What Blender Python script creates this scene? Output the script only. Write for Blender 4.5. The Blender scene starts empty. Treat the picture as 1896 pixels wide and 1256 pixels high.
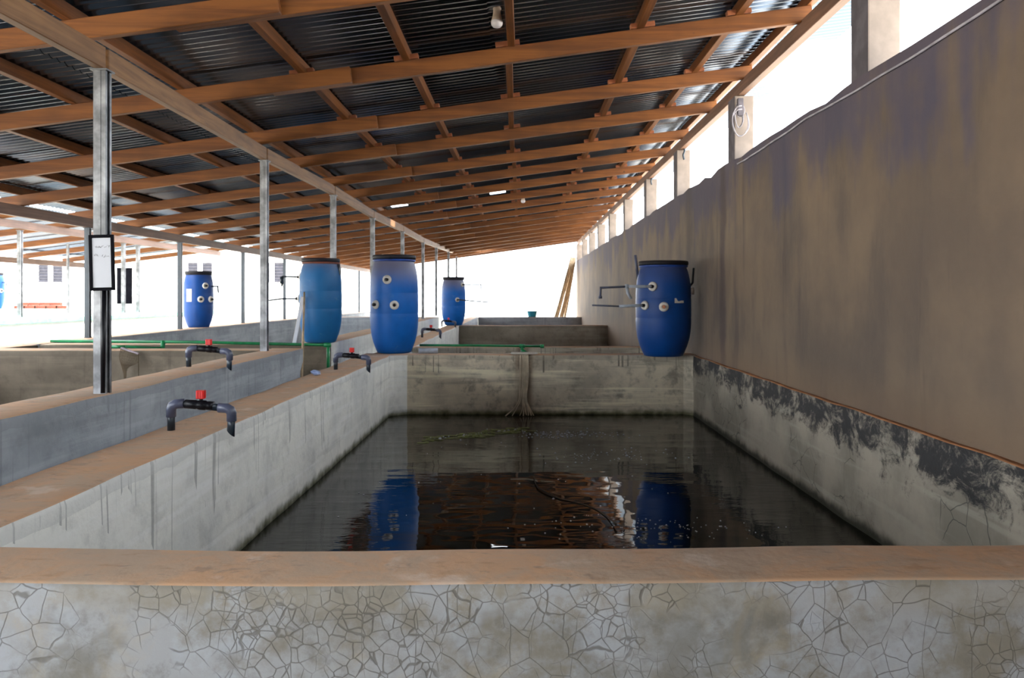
import bpy, bmesh, math, random
from mathutils import Vector, Matrix, noise
random.seed(7)
S = bpy.context.scene
C = S.collection
R = math.radians

# ------------------------------------------------------------------ camera, sky, sun, exposure
cam_d = bpy.data.cameras.new('camera'); cam = bpy.data.objects.new('camera', cam_d); C.objects.link(cam)
cam.location = (0, 0, 1.6); cam.rotation_euler = (R(90), 0, 0)
cam_d.sensor_width = 36; cam_d.lens = 36*1500/1896
cam_d.shift_x = -17/1896; cam_d.shift_y = -78/1896
cam_d.clip_start = .05; cam_d.clip_end = 500
cam_d.dof.use_dof = True; cam_d.dof.focus_distance = 2.3; cam_d.dof.aperture_fstop = 9
S.camera = cam
W = bpy.data.worlds.new('sky'); S.world = W; W.use_nodes = True
bg = W.node_tree.nodes['Background']; bg.inputs[0].default_value = (.88, .94, 1, 1); bg.inputs[1].default_value = 4.4
sd = bpy.data.lights.new('sun', 'SUN'); sd.energy = 9; sd.angle = R(1.2); sd.color = (1, .95, .86)
sun = bpy.data.objects.new('sun', sd); C.objects.link(sun)
sun.rotation_euler = Vector((.72, .12, 1.15)).to_track_quat('Z', 'Y').to_euler()
S.view_settings.view_transform = 'Standard'; S.view_settings.look = 'None'
S.view_settings.gamma = 1; S.view_settings.use_curve_mapping = False
S.view_settings.exposure = 1.2
S.cycles.max_bounces = 10; S.cycles.diffuse_bounces = 6

# ------------------------------------------------------------------ materials
class NT:
    def __init__(s, name):
        s.m = bpy.data.materials.new(name); s.m.use_nodes = True
        s.t = s.m.node_tree; s.b = s.t.nodes['Principled BSDF']; s._p = None
    def n(s, typ, **kw):
        o = s.t.nodes.new(typ)
        for k, v in kw.items(): setattr(o, k, v)
        return o
    def put(s, sock, v):
        if hasattr(v, 'is_output'): s.t.links.new(v, sock)
        else:
            if isinstance(v, (tuple, list)) and len(v) == 3 and len(sock.default_value) == 4: v = (*v, 1)
            sock.default_value = v
    def pos(s):
        if s._p is None: s._p = s.n('ShaderNodeNewGeometry').outputs['Position']
        return s._p
    def obj(s): return s.n('ShaderNodeTexCoord').outputs['Object']
    def scale(s, v, sc, off=(0, 0, 0)):
        o = s.n('ShaderNodeMapping'); s.put(o.inputs[0], v); o.inputs[3].default_value = sc; o.inputs[1].default_value = off
        return o.outputs[0]
    def noise(s, v, sc, det=4, rough=.55, dist=0):
        o = s.n('ShaderNodeTexNoise'); s.put(o.inputs['Vector'], v)
        o.inputs['Scale'].default_value = sc; o.inputs['Detail'].default_value = det
        o.inputs['Roughness'].default_value = rough; o.inputs['Distortion'].default_value = dist
        return o.outputs[0]
    def math(s, op, a, b=0, c=0):
        o = s.n('ShaderNodeMath', operation=op); s.put(o.inputs[0], a); s.put(o.inputs[1], b); s.put(o.inputs[2], c)
        return o.outputs[0]
    def step(s, v, a, b, lo=0, hi=1):           # smooth remap a..b -> lo..hi
        o = s.n('ShaderNodeMapRange', interpolation_type='SMOOTHSTEP'); s.put(o.inputs[0], v)
        o.inputs[1].default_value = a; o.inputs[2].default_value = b; o.inputs[3].default_value = lo; o.inputs[4].default_value = hi
        return o.outputs[0]
    def mix(s, f, a, b, mode='MIX'):
        o = s.n('ShaderNodeMix', data_type='RGBA', blend_type=mode)
        s.put(o.inputs[0], f); s.put(o.inputs[6], a); s.put(o.inputs[7], b)
        return o.outputs[2]
    def xyz(s, v):
        o = s.n('ShaderNodeSeparateXYZ'); s.put(o.inputs[0], v); return o.outputs
    def cracks(s, v, sc, w):
        o = s.n('ShaderNodeTexVoronoi', feature='DISTANCE_TO_EDGE'); s.put(o.inputs['Vector'], v); o.inputs['Scale'].default_value = sc
        return s.step(o.outputs['Distance'], w*.25, w, 1, 0)
    def warp(s, v, sc, amt):
        o = s.n('ShaderNodeTexNoise'); s.put(o.inputs['Vector'], v); o.inputs['Scale'].default_value = sc; o.inputs['Detail'].default_value = 3
        a = s.n('ShaderNodeVectorMath', operation='MULTIPLY_ADD'); s.put(a.inputs[0], o.outputs['Color']); a.inputs[1].default_value = (amt,)*3; s.put(a.inputs[2], v)
        return a.outputs[0]
    def bump(s, h, st, d=.01):
        o = s.n('ShaderNodeBump'); o.inputs['Strength'].default_value = st; o.inputs['Distance'].default_value = d; s.put(o.inputs['Height'], h)
        s.put(s.b.inputs['Normal'], o.outputs[0])
    def done(s, col, rough=.6, metal=0, **kw):
        s.put(s.b.inputs['Base Color'], col); s.put(s.b.inputs['Roughness'], rough); s.put(s.b.inputs['Metallic'], metal)
        for k, v in kw.items(): s.put(s.b.inputs[k], v)
        return s.m

def plain(name, col, rough=.5, metal=0, var=.25, **kw):
    t = NT(name); v = t.obj(); a = t.noise(v, 9, 5)
    c = t.mix(t.step(a, .35, .7), tuple(x*(1-var) for x in col), tuple(min(1, x*(1+var)) for x in col))
    return t.done(c, rough, metal, **kw)

def cement(name, light, dark, drip=.5, run=False, patches=.5, bands=.35, algae=True, topz=1.035, driplen=.28):
    t = NT(name); p = t.pos()
    a = t.noise(p, 1.7, 7, .6); b = t.noise(p, 7, 6, .65)
    c = t.mix(t.step(a, .36, .64), light, dark)
    c = t.mix(t.math('MULTIPLY', t.step(b, .5, .72), patches), c, tuple(x*.5 for x in dark))
    d2 = t.noise(t.warp(p, 2.5, .3), 3.5, 8, .72)
    c = t.mix(t.math('MULTIPLY', t.step(d2, .52, .66), patches), c, tuple(x*.62 for x in dark))
    band = t.noise(t.scale(p, (.5, .5, 9)), 1.6, 4, .6)
    c = t.mix(t.math('MULTIPLY', t.step(band, .5, .68), bands), c, tuple(min(1, x*1.45) for x in light))
    band2 = t.noise(t.scale(p, (.4, .4, 7), (3, 5, 2)), 1.5, 4, .6)
    c = t.mix(t.math('MULTIPLY', t.step(band2, .56, .7), bands), c, tuple(x*.6 for x in dark))
    z = t.xyz(p)[2]
    # drip runs hanging from the rim
    st = t.noise(t.scale(p, (38, 38, .35)), 1, 2, .5); gate = t.noise(t.scale(p, (2.2, 2.2, .1)), 1, 2)
    ln = t.math('MULTIPLY', t.step(gate, .42, .7), driplen*1.6)
    fall = t.math('SUBTRACT', topz-.03, z)
    m = t.math('MULTIPLY', t.step(st, .60, .66), t.math('LESS_THAN', fall, ln))
    c = t.mix(t.math('MULTIPLY', m, drip), c, tuple(x*.33 for x in dark))
    # grey strip of thicker plaster under the rim
    wob = t.math('MULTIPLY_ADD', t.noise(p, 5, 3), .05, topz-.075)
    c = t.mix(t.math('MULTIPLY', t.math('GREATER_THAN', z, wob), .45), c, tuple(x*.8 for x in dark))
    if run:
        xx = t.math('ABSOLUTE', t.math('SUBTRACT', t.math('MULTIPLY_ADD', t.noise(t.scale(p, (3, 3, 1.5)), 2, 3), .06, t.xyz(p)[0]), .05))
        c = t.mix(t.math('MULTIPLY', t.step(xx, .05, .11, .65, 0), t.step(t.noise(t.scale(p, (40, 3, 1)), 1, 3), .3, .6, .4, 1)), c, (.20, .13, .08))
    if algae:
        w = t.math('MULTIPLY_ADD', t.noise(p, 11, 4), .07, .452)
        c = t.mix(t.step(t.math('SUBTRACT', z, w), -.03, .03, .9, 0), c, (.075, .075, .02))
        c = t.mix(t.step(t.math('SUBTRACT', z, w), -.045, -.02, .95, 0), c, (.012, .014, .004))
    t.bump(t.math('ADD', t.noise(p, 30, 5), t.math('MULTIPLY', b, 1.5)), .35, .01)
    return t.done(c, .85)

def m_front():
    t = NT('crazed_cement'); p = t.pos()
    a = t.noise(p, 4.2, 7, .68); b = t.noise(p, 11, 8, .75); lg = t.noise(p, 1.3, 3)
    c = t.mix(t.step(a, .42, .6), (.34, .345, .355), (.22, .20, .165))
    c = t.mix(t.math('MULTIPLY', t.step(b, .5, .66), .5), c, (.14, .13, .115))
    c = t.mix(t.math('MULTIPLY', t.step(t.noise(p, 5, 5, .65, 1), .54, .7), .5), c, (.40, .34, .25))
    c = t.mix(t.math('MULTIPLY', t.step(t.noise(t.scale(p, (3, 3, 1.6)), 2.3, 3), .7, .76), .75), c, (.5, .2, .07))
    z = t.xyz(p)[2]
    c = t.mix(t.math('MULTIPLY', t.step(z, .955, 1.0), .45), c, (.32, .285, .23))
    v = t.warp(p, 9, .035)
    patch = t.step(t.noise(p, 3.0, 5, .6), .47, .55)
    k1 = t.math('MULTIPLY', t.cracks(v, 20, .028), patch)
    k2 = t.math('MULTIPLY', t.cracks(t.scale(v, (1, 1, 1), (3, 1, 7)), 34, .048), t.step(t.noise(p, 3.4, 3), .5, .58))
    k3 = t.math('MULTIPLY', t.cracks(t.scale(t.warp(p, 3, .1), (1.3, 1, .8)), 9.0, .010), t.step(t.noise(p, 1.9, 3), .46, .54))
    k = t.math('MAXIMUM', t.math('MAXIMUM', k1, k2), k3)
    light = t.math('MULTIPLY', patch, t.step(b, .4, .56))
    c = t.mix(t.math('MULTIPLY', light, .55), c, (.42, .45, .50))
    c = t.mix(t.math('MULTIPLY', k, .72), c, (.10, .09, .075))
    c = t.mix(t.math('MULTIPLY', t.step(t.noise(t.warp(p, 3, .3), 2.4, 6, .7), .56, .68), .55), c, (.15, .14, .12))
    t.bump(t.math('SUBTRACT', t.math('MULTIPLY', b, .6), k), .3, .006)
    return t.done(c, .7)

def m_cap():
    t = NT('dusty_wall_top'); p = t.pos()
    a = t.noise(t.warp(p, 3, .25), 4.5, 7, .68, .8); b = t.noise(t.scale(p, (3, 9, 9)), 3, 6, .6)
    c = t.mix(t.step(a, .35, .65), (.68, .40, .23), (.56, .40, .28))
    c = t.mix(t.math('MULTIPLY', t.step(b, .56, .7), .45), c, (.42, .23, .12))
    c = t.mix(t.math('MULTIPLY', t.step(t.noise(p, 6, 5), .6, .7), .5), c, (.80, .66, .54))
    c = t.mix(t.math('MULTIPLY', t.step(t.noise(t.scale(p, (1, 2.5, 1), (5, 5, 5)), 5, 4, .7, 1.5), .6, .68), .35), c, (.2, .17, .15))
    c = t.mix(t.math('MULTIPLY', t.step(t.noise(t.warp(p, 5, .2), 9, 8, .75), .55, .68), .4), c, (.40, .24, .14))
    t.bump(t.noise(p, 26, 6), .35, .008)
    return t.done(c, .85)

def m_rightwall():
    t = NT('stained_glare_render'); p = t.pos(); z = t.xyz(p)[2]
    a = t.noise(p, .9, 5, .6); b = t.noise(t.scale(p, (1, 1, .35)), 2.4, 6, .62)
    c = t.mix(t.step(a, .35, .65), (.185, .130, .086), (.12, .086, .064))
    c = t.mix(t.math('MULTIPLY', t.step(b, .48, .68), .5), c, (.07, .055, .05))
    st = t.noise(t.scale(t.warp(p, 2, .12), (5, 5, .22)), 1, 4, .6)
    c = t.mix(t.math('MULTIPLY', t.step(st, .58, .72), .55), c, (.06, .045, .04))
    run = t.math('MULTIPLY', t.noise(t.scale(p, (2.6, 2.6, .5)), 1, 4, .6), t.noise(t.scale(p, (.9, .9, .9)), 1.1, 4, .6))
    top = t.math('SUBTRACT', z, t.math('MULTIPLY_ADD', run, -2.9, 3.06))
    c = t.mix(t.step(top, -.10, .28, 0, .68), c, (.052, .05, .10))  # dark stain under the wall top; its blue tint paints in lens glare
    yy = t.math('ABSOLUTE', t.math('SUBTRACT', t.math('MULTIPLY_ADD', t.noise(t.scale(p, (1, 1, 1)), 3, 4), .22, t.xyz(p)[1]), 6.98))
    c = t.mix(t.step(yy, .03, .14, .75, 0), c, (.05, .035, .035))
    yy = t.math('ABSOLUTE', t.math('SUBTRACT', t.math('MULTIPLY_ADD', t.noise(t.scale(p, (1, 1, 1), (3, 3, 0)), 2.5, 4), .3, t.xyz(p)[1]), 8.4))
    c = t.mix(t.step(yy, .02, .25, .6, 0), c, (.05, .04, .035))
    c = t.mix(t.step(z, 1.05, 1.3, .45, 0), c, (.21, .135, .08))
    t.bump(t.noise(p, 18, 6), .3, .01)
    return t.done(c, .85)

def m_apron():
    t = NT('mouldy_render'); p = t.pos(); z = t.xyz(p)[2]
    a = t.noise(p, 2, 6, .6)
    c = t.mix(t.step(a, .38, .62), (.42, .365, .29), (.27, .24, .19))
    band = t.noise(t.scale(p, (.4, .4, 9)), 1.6, 4, .6)
    c = t.mix(t.math('MULTIPLY', t.step(band, .52, .66), .5), c, (.46, .42, .34))
    m = t.noise(t.warp(t.scale(p, (1, .8, 1.0)), 3, .35), 5, 10, .78)
    lim = t.step(z, .70, .97, .13, -.07)
    m2 = t.step(t.math('SUBTRACT', m, lim), .47, .60)
    c = t.mix(t.math('MULTIPLY', m2, .96), c, (.022, .022, .025))
    ck = t.cracks(t.warp(p, 6, .06), 7, .02)
    c = t.mix(t.math('MULTIPLY', t.math('MULTIPLY', ck, t.step(t.noise(p, 2, 2), .5, .58)), .7), c, (.05, .05, .05))
    w = t.math('MULTIPLY_ADD', t.noise(p, 9, 3), .07, .452)
    c = t.mix(t.step(t.math('SUBTRACT', z, w), -.02, .04, .95, 0), c, (.02, .02, .01))
    t.bump(t.math('SUBTRACT', t.noise(p, 22, 6), m2), .4, .012)
    return t.done(c, .85)

def m_wood(name, a, b, ax):
    t = NT(name); p = t.pos(); s = (7, 7, 7)
    s = tuple(.7 if i == ax else 16 for i in range(3))
    g = t.noise(t.scale(p, s), 1.6, 6, .65, .6)
    c = t.mix(t.step(g, .33, .68), a, b)
    c = t.mix(t.math('MULTIPLY', t.step(t.noise(p, 2.2, 3), .45, .65), .35), c, tuple(x*.55 for x in b))
    k = t.n('ShaderNodeTexVoronoi', feature='F1'); t.put(k.inputs['Vector'], p); k.inputs['Scale'].default_value = 3.2
    c = t.mix(t.step(k.outputs['Distance'], .035, .05, .75, 0), c, (.06, .025, .01))
    t.bump(g, .3, .004)
    return t.done(c, .6)

def m_sheet():
    t = NT('corrugated_metal'); p = t.pos()
    a = t.noise(t.scale(p, (.5, 1.4, 1)), 1.3, 5, .6)
    c = t.mix(t.step(a, .4, .62), (.09, .13, .20), (.21, .23, .27))
    b = t.noise(t.scale(p, (1.2, 12, 1)), 1.5, 4, .7)
    c = t.mix(t.math('MULTIPLY', t.step(b, .6, .75), .3), c, (.22, .17, .14))
    return t.done(c, .24, .92)

def m_drum(name, base, dusty):
    t = NT(name); p = t.obj(); z = t.xyz(p)[2]
    a = t.noise(p, 4, 5, .6)
    c = t.mix(t.step(a, .35, .7), base, tuple(x*.8 for x in base))
    sm = t.step(t.noise(t.warp(p, 4, .2), 5, 5, .7), .58, .7)
    c = t.mix(t.math('MULTIPLY', sm, .22*dusty), c, (.2, .3, .36))
    lim = t.math('MULTIPLY_ADD', t.noise(p, 5, 3), .12, .55)
    c = t.mix(t.step(t.math('DIVIDE', t.math('SUBTRACT', z, lim), .3), 0, 1, 0, .8*dusty), c, (.17, .14, .15))
    return t.done(c, .45, 0, **{'Specular IOR Level': .3})

def m_water():
    t = NT('murky_water'); p = t.pos()
    g = t.step(t.noise(t.scale(p, (1, .8, 1)), .9, 2), .45, .62)
    h = t.math('ADD', t.math('MULTIPLY', t.noise(t.scale(p, (1, 2.2, 1)), 2.0, 2, .4), 1.0), t.math('MULTIPLY', t.math('MULTIPLY', t.noise(t.scale(p, (.8, 2.4, 1)), 11, 2, .5), g), .28))
    o = t.n('ShaderNodeBump'); o.inputs['Strength'].default_value = .09; o.inputs['Distance'].default_value = .05; t.put(o.inputs['Height'], h)
    t.put(t.b.inputs['Normal'], o.outputs[0])
    c = t.mix(t.step(t.noise(p, 1.1, 4), .4, .7), (.006, .007, .003), (.012, .010, .004))
    return t.done(c, .02, 0, **{'IOR': 1.33, 'Specular IOR Level': .42})

M = dict(
    tank=cement('tank_cement', (.88, .87, .81), (.73, .73, .70), drip=.6, patches=.33, bands=.35),
    back=cement('back_cement', (.74, .64, .48), (.42, .37, .29), drip=.85, patches=.8, bands=.7, driplen=.1, run=True),
    grey=cement('grey_cement', (.38, .40, .42), (.27, .29, .315), drip=.3, patches=.35, bands=.3, algae=False, topz=1.165),
    brown=cement('brown_cement', (.23, .185, .135), (.14, .112, .08), drip=.2, patches=.4, bands=.2, algae=False, topz=1.165),
    pale_far=cement('far_cement', (.42, .37, .29), (.27, .235, .18), drip=.2, patches=.4, bands=.3, algae=False),
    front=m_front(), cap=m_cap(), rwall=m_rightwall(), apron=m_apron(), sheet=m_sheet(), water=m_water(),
    wx=m_wood('rafter_wood', (.26, .088, .014), (.14, .042, .007), 0),
    wy=m_wood('purlin_wood', (.24, .08, .015), (.12, .038, .007), 1),
    beam=m_wood('beam_wood', (.27, .13, .045), (.155, .068, .022), 1),
    plate=m_wood('plate_wood', (.20, .10, .06), (.12, .06, .035), 1),
    cleat=plain('cleat_wood', (.36, .12, .05), .7),
    ledge=plain('red_dust', (.5, .22, .09), .9),
    pale=plain('pale_plaster', (.25, .205, .175), .85, var=.12),
    shade_grey=plain('shade_grey_plaster', (.10, .09, .105), .85),  # pillar plaster with shade in its colour; also the junction box grey
    steel=plain('galvanised_steel', (.27, .275, .285), .5, .75, var=.45),
    drum_a=m_drum('blue_plastic', (.003, .125, .48), 1), drum_b=m_drum('deep_blue_plastic', (.002, .055, .25), .35),
    drum_c=m_drum('faded_blue_plastic', (.008, .125, .33), 1.35),
    black=plain('black_plastic', (.006, .006, .009), .4, **{'Specular IOR Level': .25}), lid=plain('dark_lid', (.010, .009, .014), .6, **{'Specular IOR Level': .3}),
    rust=plain('rusty_ring', (.16, .045, .025), .6), hoop=plain('blue_ring', (.01, .05, .26), .4),
    matt=plain('matt_black', (.004, .004, .007), .7, **{'Specular IOR Level': .08}),
    white=plain('white_plastic', (.68, .64, .58), .5, var=.1), board=plain('white_board', (.62, .64, .70), .35, var=.03),
    pvc=plain('slate_pvc', (.085, .095, .15), .33), pvcd=plain('dark_pvc', (.018, .03, .045), .35),
    pvcl=plain('pale_pvc', (.36, .40, .46), .4), red=plain('red_handle', (.80, .012, .008), .35, var=.08),
    green=plain('green_pipe', (.008, .22, .07), .35), ink=plain('ink', (.18, .18, .2), .6),
    sand=plain('pale_sand', (.68, .62, .52), .95, var=.12), floor=plain('wet_floor', (.22, .2, .17), .8),
    house=plain('cream_wall', (.8, .79, .74), .9, var=.04), louvre=plain('louvre_slat', (.035, .035, .05), .7),
    dark=plain('dark_room', (.003, .003, .004), .95, **{'Specular IOR Level': 0.0}), rim=plain('green_rim', (.16, .42, .33), .7), brick=plain('red_brick', (.16, .035, .018), .85),
    bulb=plain('bulb_globe', (.70, .66, .68), .35, var=.03), cream=plain('cream_plastic', (.60, .46, .34), .45, var=.08),
    amber=plain('brown_holder', (.46, .18, .09), .5), mesh=plain('net_cord', (.10, .07, .04), .9), tin=plain('rim_metal', (.42, .34, .38), .5),
    root=plain('root_fibre', (.62, .52, .38), .9), weed=plain('water_weed', (.34, .38, .14), .7), scum=plain('pale_foam', (.55, .56, .60), .5),
    bag=plain('blue_white_plastic', (.35, .45, .72), .4), wire=plain('white_wire', (.32, .30, .33), .5), cyan=plain('cyan_plastic', (.05, .42, .62), .5),
    plank=plain('plank_wood', (.55, .40, .27), .8), pole=plain('pole_wood', (.50, .36, .22), .8), cable=plain('pale_cable', (.38, .36, .42), .6),
    tile=plain('pale_tile', (.66, .60, .50), .7, var=.08), leaf=plain('twig', (.07, .05, .035), .8),
)

# ------------------------------------------------------------------ builders
def link(name, bm, mats, parent=None, smooth=False, loc=None):
    me = bpy.data.meshes.new(name); bm.normal_update(); bm.to_mesh(me); bm.free()
    for m in (mats if isinstance(mats, (list, tuple)) else [mats]): me.materials.append(M[m])
    if smooth:
        for p in me.polygons: p.use_smooth = True
    o = bpy.data.objects.new(name, me); C.objects.link(o)
    if parent: o.parent = parent
    if loc: o.location = loc
    return o
def tag(o, label, cat, group=None, kind=None):
    if label: o['label'] = label
    if cat: o['category'] = cat
    if group: o['group'] = group
    if kind: o['kind'] = kind
    return o
def thing(name, loc, label, cat, group=None, rz=0):
    o = bpy.data.objects.new(name, None); o.empty_display_size = .1; C.objects.link(o)
    o.location = loc; o.rotation_euler.z = rz
    return tag(o, label, cat, group)
def dup(root, loc, label, group=None, rz=None):
    r = root.copy(); C.objects.link(r); r.location = loc; r['label'] = label
    if rz is not None: r.rotation_euler.z = rz
    if group: r['group'] = group
    for ch in list(root.children):
        c = ch.copy(); C.objects.link(c); c.parent = r
        for g in list(ch.children):
            d = g.copy(); C.objects.link(d); d.parent = c
    return r
def box(bm, x0, x1, y0, y1, z0, z1, bev=0, mi=0):
    r = bmesh.ops.create_cube(bm, size=1, matrix=Matrix.Translation(((x0+x1)/2, (y0+y1)/2, (z0+z1)/2)) @ Matrix.Diagonal((x1-x0, y1-y0, z1-z0, 1)))
    fs = set(f for v in r['verts'] for f in v.link_faces)
    for f in fs: f.material_index = mi
    if bev:
        es = list(set(e for v in r['verts'] for e in v.link_edges))
        bmesh.ops.bevel(bm, geom=es, offset=bev, segments=2, affect='EDGES', profile=.6)
    return r['verts']
def slab(bm, a, b, w, h, roll=None, bev=0):
    """bar from a to b; w across (horizontal), h vertical-ish"""
    a, b = Vector(a), Vector(b); d = b-a; L = d.length; d.normalize()
    up = Vector(roll) if roll else Vector((0, 0, 1))
    s = d.cross(up).normalized(); u = s.cross(d).normalized()
    m = Matrix((s, d, u)).transposed().to_4x4(); m.translation = (a+b)/2
    r = bmesh.ops.create_cube(bm, size=1, matrix=m @ Matrix.Diagonal((w, L, h, 1)))
    if bev:
        es = list(set(e for v in r['verts'] for e in v.link_edges))
        bmesh.ops.bevel(bm, geom=es, offset=bev, segments=1, affect='EDGES')
def tube(bm, pts, r, seg=12, caps=True, smoothn=0):
    pts = [Vector(p) for p in pts]
    if smoothn:
        q = []
        n = len(pts)
        for i in range(n-1):
            p0, p1, p2, p3 = pts[max(i-1, 0)], pts[i], pts[i+1], pts[min(i+2, n-1)]
            for k in range(smoothn):
                t = k/smoothn
                q.append(.5*((2*p1)+(p2-p0)*t+(2*p0-5*p1+4*p2-p3)*t*t+(3*p1-p0-3*p2+p3)*t**3))
        q.append(pts[-1]); m0 = len(q)
        if isinstance(r, (list, tuple)): r = [r[min(int(i/smoothn), n-1)] for i in range(m0)]
        pts = q
    rings = []; nrm = None
    for i, p in enumerate(pts):
        if i == 0: d = pts[1]-p
        elif i == len(pts)-1: d = p-pts[i-1]
        else: d = (pts[i+1]-p).normalized()+(p-pts[i-1]).normalized()
        d.normalize()
        if nrm is None: nrm = d.orthogonal().normalized()
        else:
            nrm = (nrm-d*nrm.dot(d)); nrm = nrm.normalized() if nrm.length > 1e-6 else d.orthogonal().normalized()
        bi = d.cross(nrm)
        k = 1.0
        if 0 < i < len(pts)-1:
            k = 1/max(.6, math.cos((pts[i+1]-p).angle(p-pts[i-1])/2))
        rr = r[i] if isinstance(r, (list, tuple)) else r
        rings.append([bm.verts.new(p+(nrm*math.cos(2*math.pi*j/seg)+bi*math.sin(2*math.pi*j/seg))*rr*(1 if k < 1.01 else k)) for j in range(seg)])
    for a, b in zip(rings, rings[1:]):
        for j in range(seg): bm.faces.new((a[j], a[(j+1) % seg], b[(j+1) % seg], b[j]))
    if caps:
        bm.faces.new(rings[0][::-1]); bm.faces.new(rings[-1])
def lathe(bm, prof, seg=32, mat=None, mi=None):
    """prof: list (r, z). mat: transform"""
    mat = mat or Matrix.Identity(4); rings = []
    for r, z in prof:
        if r < 1e-6: rings.append([bm.verts.new(mat @ Vector((0, 0, z)))])
        else: rings.append([bm.verts.new(mat @ Vector((r*math.cos(2*math.pi*j/seg), r*math.sin(2*math.pi*j/seg), z))) for j in range(seg)])
    for a, b in zip(rings, rings[1:]):
        for j in range(seg):
            k = (j+1) % seg
            if len(a) == 1 and len(b) == 1: continue
            if len(a) == 1: bm.faces.new((a[0], b[k], b[j]))
            elif len(b) == 1: bm.faces.new((a[j], a[k], b[0]))
            else: bm.faces.new((a[j], a[k], b[k], b[j]))
def aim(p, d):
    m = Vector(d).normalized().to_track_quat('Z', 'Y').to_matrix().to_4x4(); m.translation = Vector(p); return m

def wall(name, x0, x1, y0, y1, z1, mat, parent=None, z0=0, bend=None, rough=.006, capmat='cap', sub=.12, bev=.018, slope=None):
    """masonry wall: side faces mat, top faces dust. Subdivided and slightly uneven."""
    bm = bmesh.new(); box(bm, x0, x1, y0, y1, z0, z1)
    lx, ly = x1-x0, y1-y0
    top = [e for e in bm.edges if all(abs(v.co.z-z1) < 1e-5 for v in e.verts)]
    bmesh.ops.bevel(bm, geom=top, offset=bev, segments=2, affect='EDGES', profile=.6)
    for ax, (lo, hi) in enumerate(((x0, x1), (y0, y1))):
        n = int((hi-lo)/sub)
        for i in range(1, n):
            c = [0, 0, 0]; c[ax] = lo+(hi-lo)*i/n; no = [0, 0, 0]; no[ax] = 1
            bmesh.ops.bisect_plane(bm, geom=bm.verts[:]+bm.edges[:]+bm.faces[:], plane_co=c, plane_no=no)
    for k in (1, 2, 3, 4):
        bmesh.ops.bisect_plane(bm, geom=bm.verts[:]+bm.edges[:]+bm.faces[:], plane_co=(0, 0, z1-.05*k*k), plane_no=(0, 0, 1))
    for v in bm.verts:
        q = v.co*2.3; v.co += Vector((noise.noise(q), noise.noise(q+Vector((9, 0, 0))), noise.noise(q+Vector((0, 9, 0)))*.7))*rough
        if slope and v.co.z < z1-.001: pass
        if bend: v.co = bend(v.co)
        if x1 > 1.6: v.co.x = min(v.co.x, XR-.001)
    bm.normal_update()
    for f in bm.faces: f.material_index = 1 if f.normal.z > .55 else 0; f.smooth = True
    return link(name, bm, [mat, capmat], parent)

XR = 1.71      # room face of the right wall
# ------------------------------------------------------------------ ground and floors
bm = bmesh.new(); bmesh.ops.create_grid(bm, x_segments=2, y_segments=2, size=120, matrix=Matrix.Translation((0, 30, -.02)))
tag(link('ground', bm, 'sand'), 'pale sunlit sand around the shed', None, kind='structure')
bm = bmesh.new(); box(bm, -4.7, XR, -7.8, 25, -.018, .0)
tag(link('floor', bm, 'floor'), 'damp concrete floor of the shed', None, kind='structure')

# ------------------------------------------------------------------ right wall
bm = bmesh.new(); box(bm, XR, XR+.17, -7.8, 25.2, 0, 2.705)
for i in range(1, 110):
    bmesh.ops.bisect_plane(bm, geom=bm.verts[:]+bm.edges[:]+bm.faces[:], plane_co=(0, -2.2+.25*i, 0), plane_no=(0, 1, 0))
for v in bm.verts:
    if v.co.z > 2: v.co.z += noise.noise(Vector((v.co.y*2.4, v.co.x*3, 0)))*.016-(.02 if random.random() < .12 else 0)
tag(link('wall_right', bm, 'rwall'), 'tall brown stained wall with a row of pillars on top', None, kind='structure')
bm = bmesh.new(); box(bm, -4.7, XR+.2, -8, -7.82, 0, 3.2)  # unseen wall added to keep light off the front of the tank
tag(link('wall_back_blocker', bm, 'rwall'), 'unseen brown wall added behind the viewer to cut light', None, kind='structure')
# pillars standing on the wall
PY = [1.62, 4.0, 6.5, 8.9, 11.1, 13.4, 15.7, 18.0, 20.3, 22.6, 24.9]
ORD = ['nearest', 'second', 'third', 'fourth', 'fifth', 'sixth', 'seventh', 'eighth', 'ninth', 'tenth', 'eleventh', 'twelfth', 'thirteenth', 'fourteenth', 'fifteenth', 'sixteenth', 'seventeenth', 'eighteenth', 'nineteenth']
k = 0
for i, y in enumerate(PY[1:]):
    w = random.uniform(.14, .165)
    bm = bmesh.new(); box(bm, XR+.002, XR+w, y, y+.21, 2.69, 3.215, .008)
    for f in bm.faces: f.material_index = 1 if f.normal.x < -.5 else 0  # tank-facing sides coloured darker to imitate their shade
    o = link('wall_pillar', bm, ['pale', 'shade_grey'])
    tag(o, ['short pale pillar on the brown wall, nearest the camera', 'short pale pillar with a bundle of wires at its top'][i] if i < 2 else
        'short pale pillar on the brown wall, %s from the camera' % ORD[i], 'pillar', 'short pillars on top of the brown wall')
# cable clipped along the wall just under its top
bm = bmesh.new(); pts = []
for i in range(60):
    y = 1.7+i*.085*1.0
    if y > 6.4: break
    pts.append((XR-.008, y, 2.665-.02*abs(math.sin(y*1.3))+.006*noise.noise(Vector((y*3, 0, 0)))))
tube(bm, pts, .006, 8)
tag(link('electric_cable', bm, 'cable', smooth=True), 'thin pale cable clipped along the top of the brown wall', 'cable')
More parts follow.
